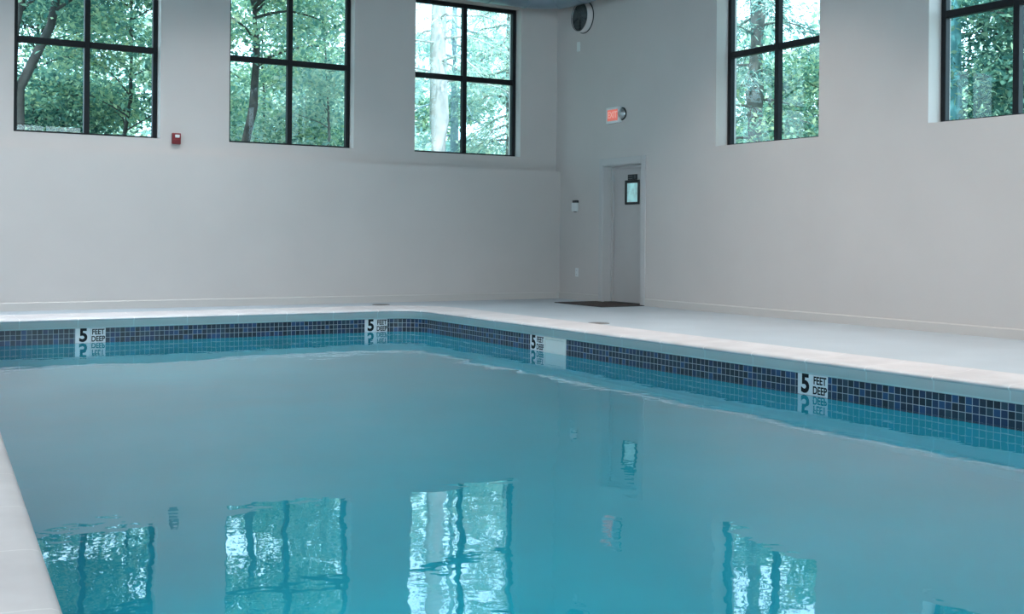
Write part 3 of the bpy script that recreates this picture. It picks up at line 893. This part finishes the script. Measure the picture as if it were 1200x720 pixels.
# second window
bmt, lp = broadleaf(9.4, 4.4, 2.0, 11000, 0.1, lean=(0.02, 0.0), tr=0.12, nbr=24)
tree('ash_tree', 'dark upright trunk with branches at the left of the second window', at(-5.22, 0, 3.4), bmt, leaf_mesh('foliage', lp, 0.11, M_LEAF_MID), M_BARK)
bmt, lp = broadleaf(7.4, 1.2, 2.0, 24000, 0.1, lean=(0.03, 0.0), tr=0.05, nbr=36)
tree('ash_tree', 'bushy green tree behind the dark trunk in the second window', at(-5.0, 0, 7.8), bmt, leaf_mesh('foliage', lp, 0.11, M_LEAF_MID), M_BARK, rot=0.7)
bmt, lp = broadleaf(7.0, 1.2, 1.9, 20000, 0.1, lean=(0.03, 0.0), tr=0.05, nbr=34)
tree('ash_tree', 'pale airy tree filling the right of the second window', at(-3.9, 0, 5.2), bmt, leaf_mesh('foliage', lp, 0.11, M_LEAF_PALE), M_BARKMID, rot=2.0)
# third window: pale trunks, thin drooping sprays
bmt, lp, dv = conifer(10.5, 4.2, 2.4, 9000, tr=0.27, nbr=36, droop=0.2)
tree('pale_pine', 'pine with a thick pale trunk at the left of the third window', at(-2.17, 0, 4.0), bmt, leaf_mesh('foliage', lp, 0.15, M_LEAF_PALE, aspect=0.14, dirs=dv), M_BARKPALE)
bmt, lp, dv = conifer(9.5, 2.4, 2.0, 9000, tr=0.15, nbr=36, droop=0.3)
tree('blue_pine', 'blue grey pine trunk just right of the thick pale trunk in the third window', at(-1.9, 0, 7.4), bmt, leaf_mesh('foliage', lp, 0.14, M_NEEDLE, aspect=0.14, dirs=dv), M_BARKBLUE)
bmt, lp, dv = conifer(8.4, 0.8, 2.3, 34000, tr=0.07, nbr=64, droop=0.4)
tree('hemlock_tree', 'wispy conifer with drooping branches at the right of the third window', at(-0.95, 0, 6.4), bmt, leaf_mesh('foliage', lp, 0.14, M_LEAF_PALE, aspect=0.16, dirs=dv), M_BARKMID)
# fourth window
bmt, lp, dv = conifer(11.5, 0.8, 2.0, 26000, tr=0.24, nbr=64, droop=0.2)
tree('spruce_tree', 'tall spruce with a grey trunk in the window right of the exit sign', at(0, -4.62, 5.5), bmt, leaf_mesh('foliage', lp, 0.14, M_NEEDLE, aspect=0.2, dirs=dv), M_BARKMID)
bmt, lp = broadleaf(5.2, 0.9, 1.6, 11000, 0.1, tr=0.05, nbr=28)
tree('young_maple', 'low young tree at the right of the window past the exit sign', at(0, -5.75, 6.4), bmt, leaf_mesh('foliage', lp, 0.11, M_LEAF_MID), M_BARK)
# fifth window
bmt, lp = broadleaf(8.6, 0.8, 1.9, 42000, 0.1, tr=0.10, nbr=56)
tree('oak_tree', 'dense dark green tree filling the window at the right edge', at(0, -8.65, 4.3), bmt, leaf_mesh('foliage', lp, 0.11, M_LEAF_DARK), M_BARK)
bm5 = bmesh.new(); tp = bent((0, 0, -0.5), (0.0, 0.1, 9), 0, 8, 0.004); tube(bm5, tp, [0.15 * (1 - 0.4 * i / 8) for i in range(9)], 12)
P5 = []
for k in range(16):
    a = k * 2.4; st = np.array([0, 0.05, 5.6 + 0.22 * k]); en = st + np.array([math.cos(a), math.sin(a), 0.3]) * (1.5 - 0.05 * k)
    tube(bm5, bent(st, en, 0.1, 4, 0.08), [0.03, 0.025, 0.018, 0.012, 0.006], 5)
    P5.append(st + (en - st) * rng.uniform(0.3, 1.1, (300, 1)) + rng.normal(0, 0.2, (300, 3)))
tree('birch_tree', 'straight blue green trunk at the left of the window at the right edge', at(0, -7.66, 3.0), bm5, leaf_mesh('foliage', np.concatenate(P5), 0.11, M_LEAF_PALE), M_BARKTEAL)

# distant wood: copies of two kinds, each a tree of its own
bmt, lp = broadleaf(6.4, 0.6, 2.1, 12000, 0.2, tr=0.12, nbr=30)
far_leaf = [leaf_mesh('foliage', lp, 0.20, M_LEAF_PALE), None]
far_leaf[1] = far_leaf[0].copy(); far_leaf[1].materials.clear(); far_leaf[1].materials.append(M_LEAF_MID)
far_trunk = None
spots = []
for xw, dd in ((-8.9, 14), (-7.3, 17), (-6.0, 13.5), (-4.7, 17), (-3.3, 13.5), (-2.1, 17), (-0.7, 14.5)): spots.append(at(xw, 0, dd))
for yw, dd in ((-3.4, 14), (-4.9, 17.5), (-6.6, 14), (-7.9, 18), (-9.3, 14)): spots.append(at(0, yw, dd))
order = ['first', 'second', 'third', 'fourth', 'fifth', 'sixth', 'seventh', 'eighth', 'ninth', 'tenth']
for i, p in enumerate(spots):
    if i < 7: lab = 'distant bushy tree beyond the back wall windows, %s from the left' % order[i]
    else: lab = 'distant bushy tree beyond the right wall windows, %s from the corner' % order[i - 7]
    t, far_trunk_new = tree('distant_tree', lab, p, far_trunk if far_trunk else bmt, far_leaf[i % 2], M_BARKMID, 'distant trees', random.uniform(0, 6.28), random.uniform(1.08, 1.22))
    far_trunk = far_trunk_new
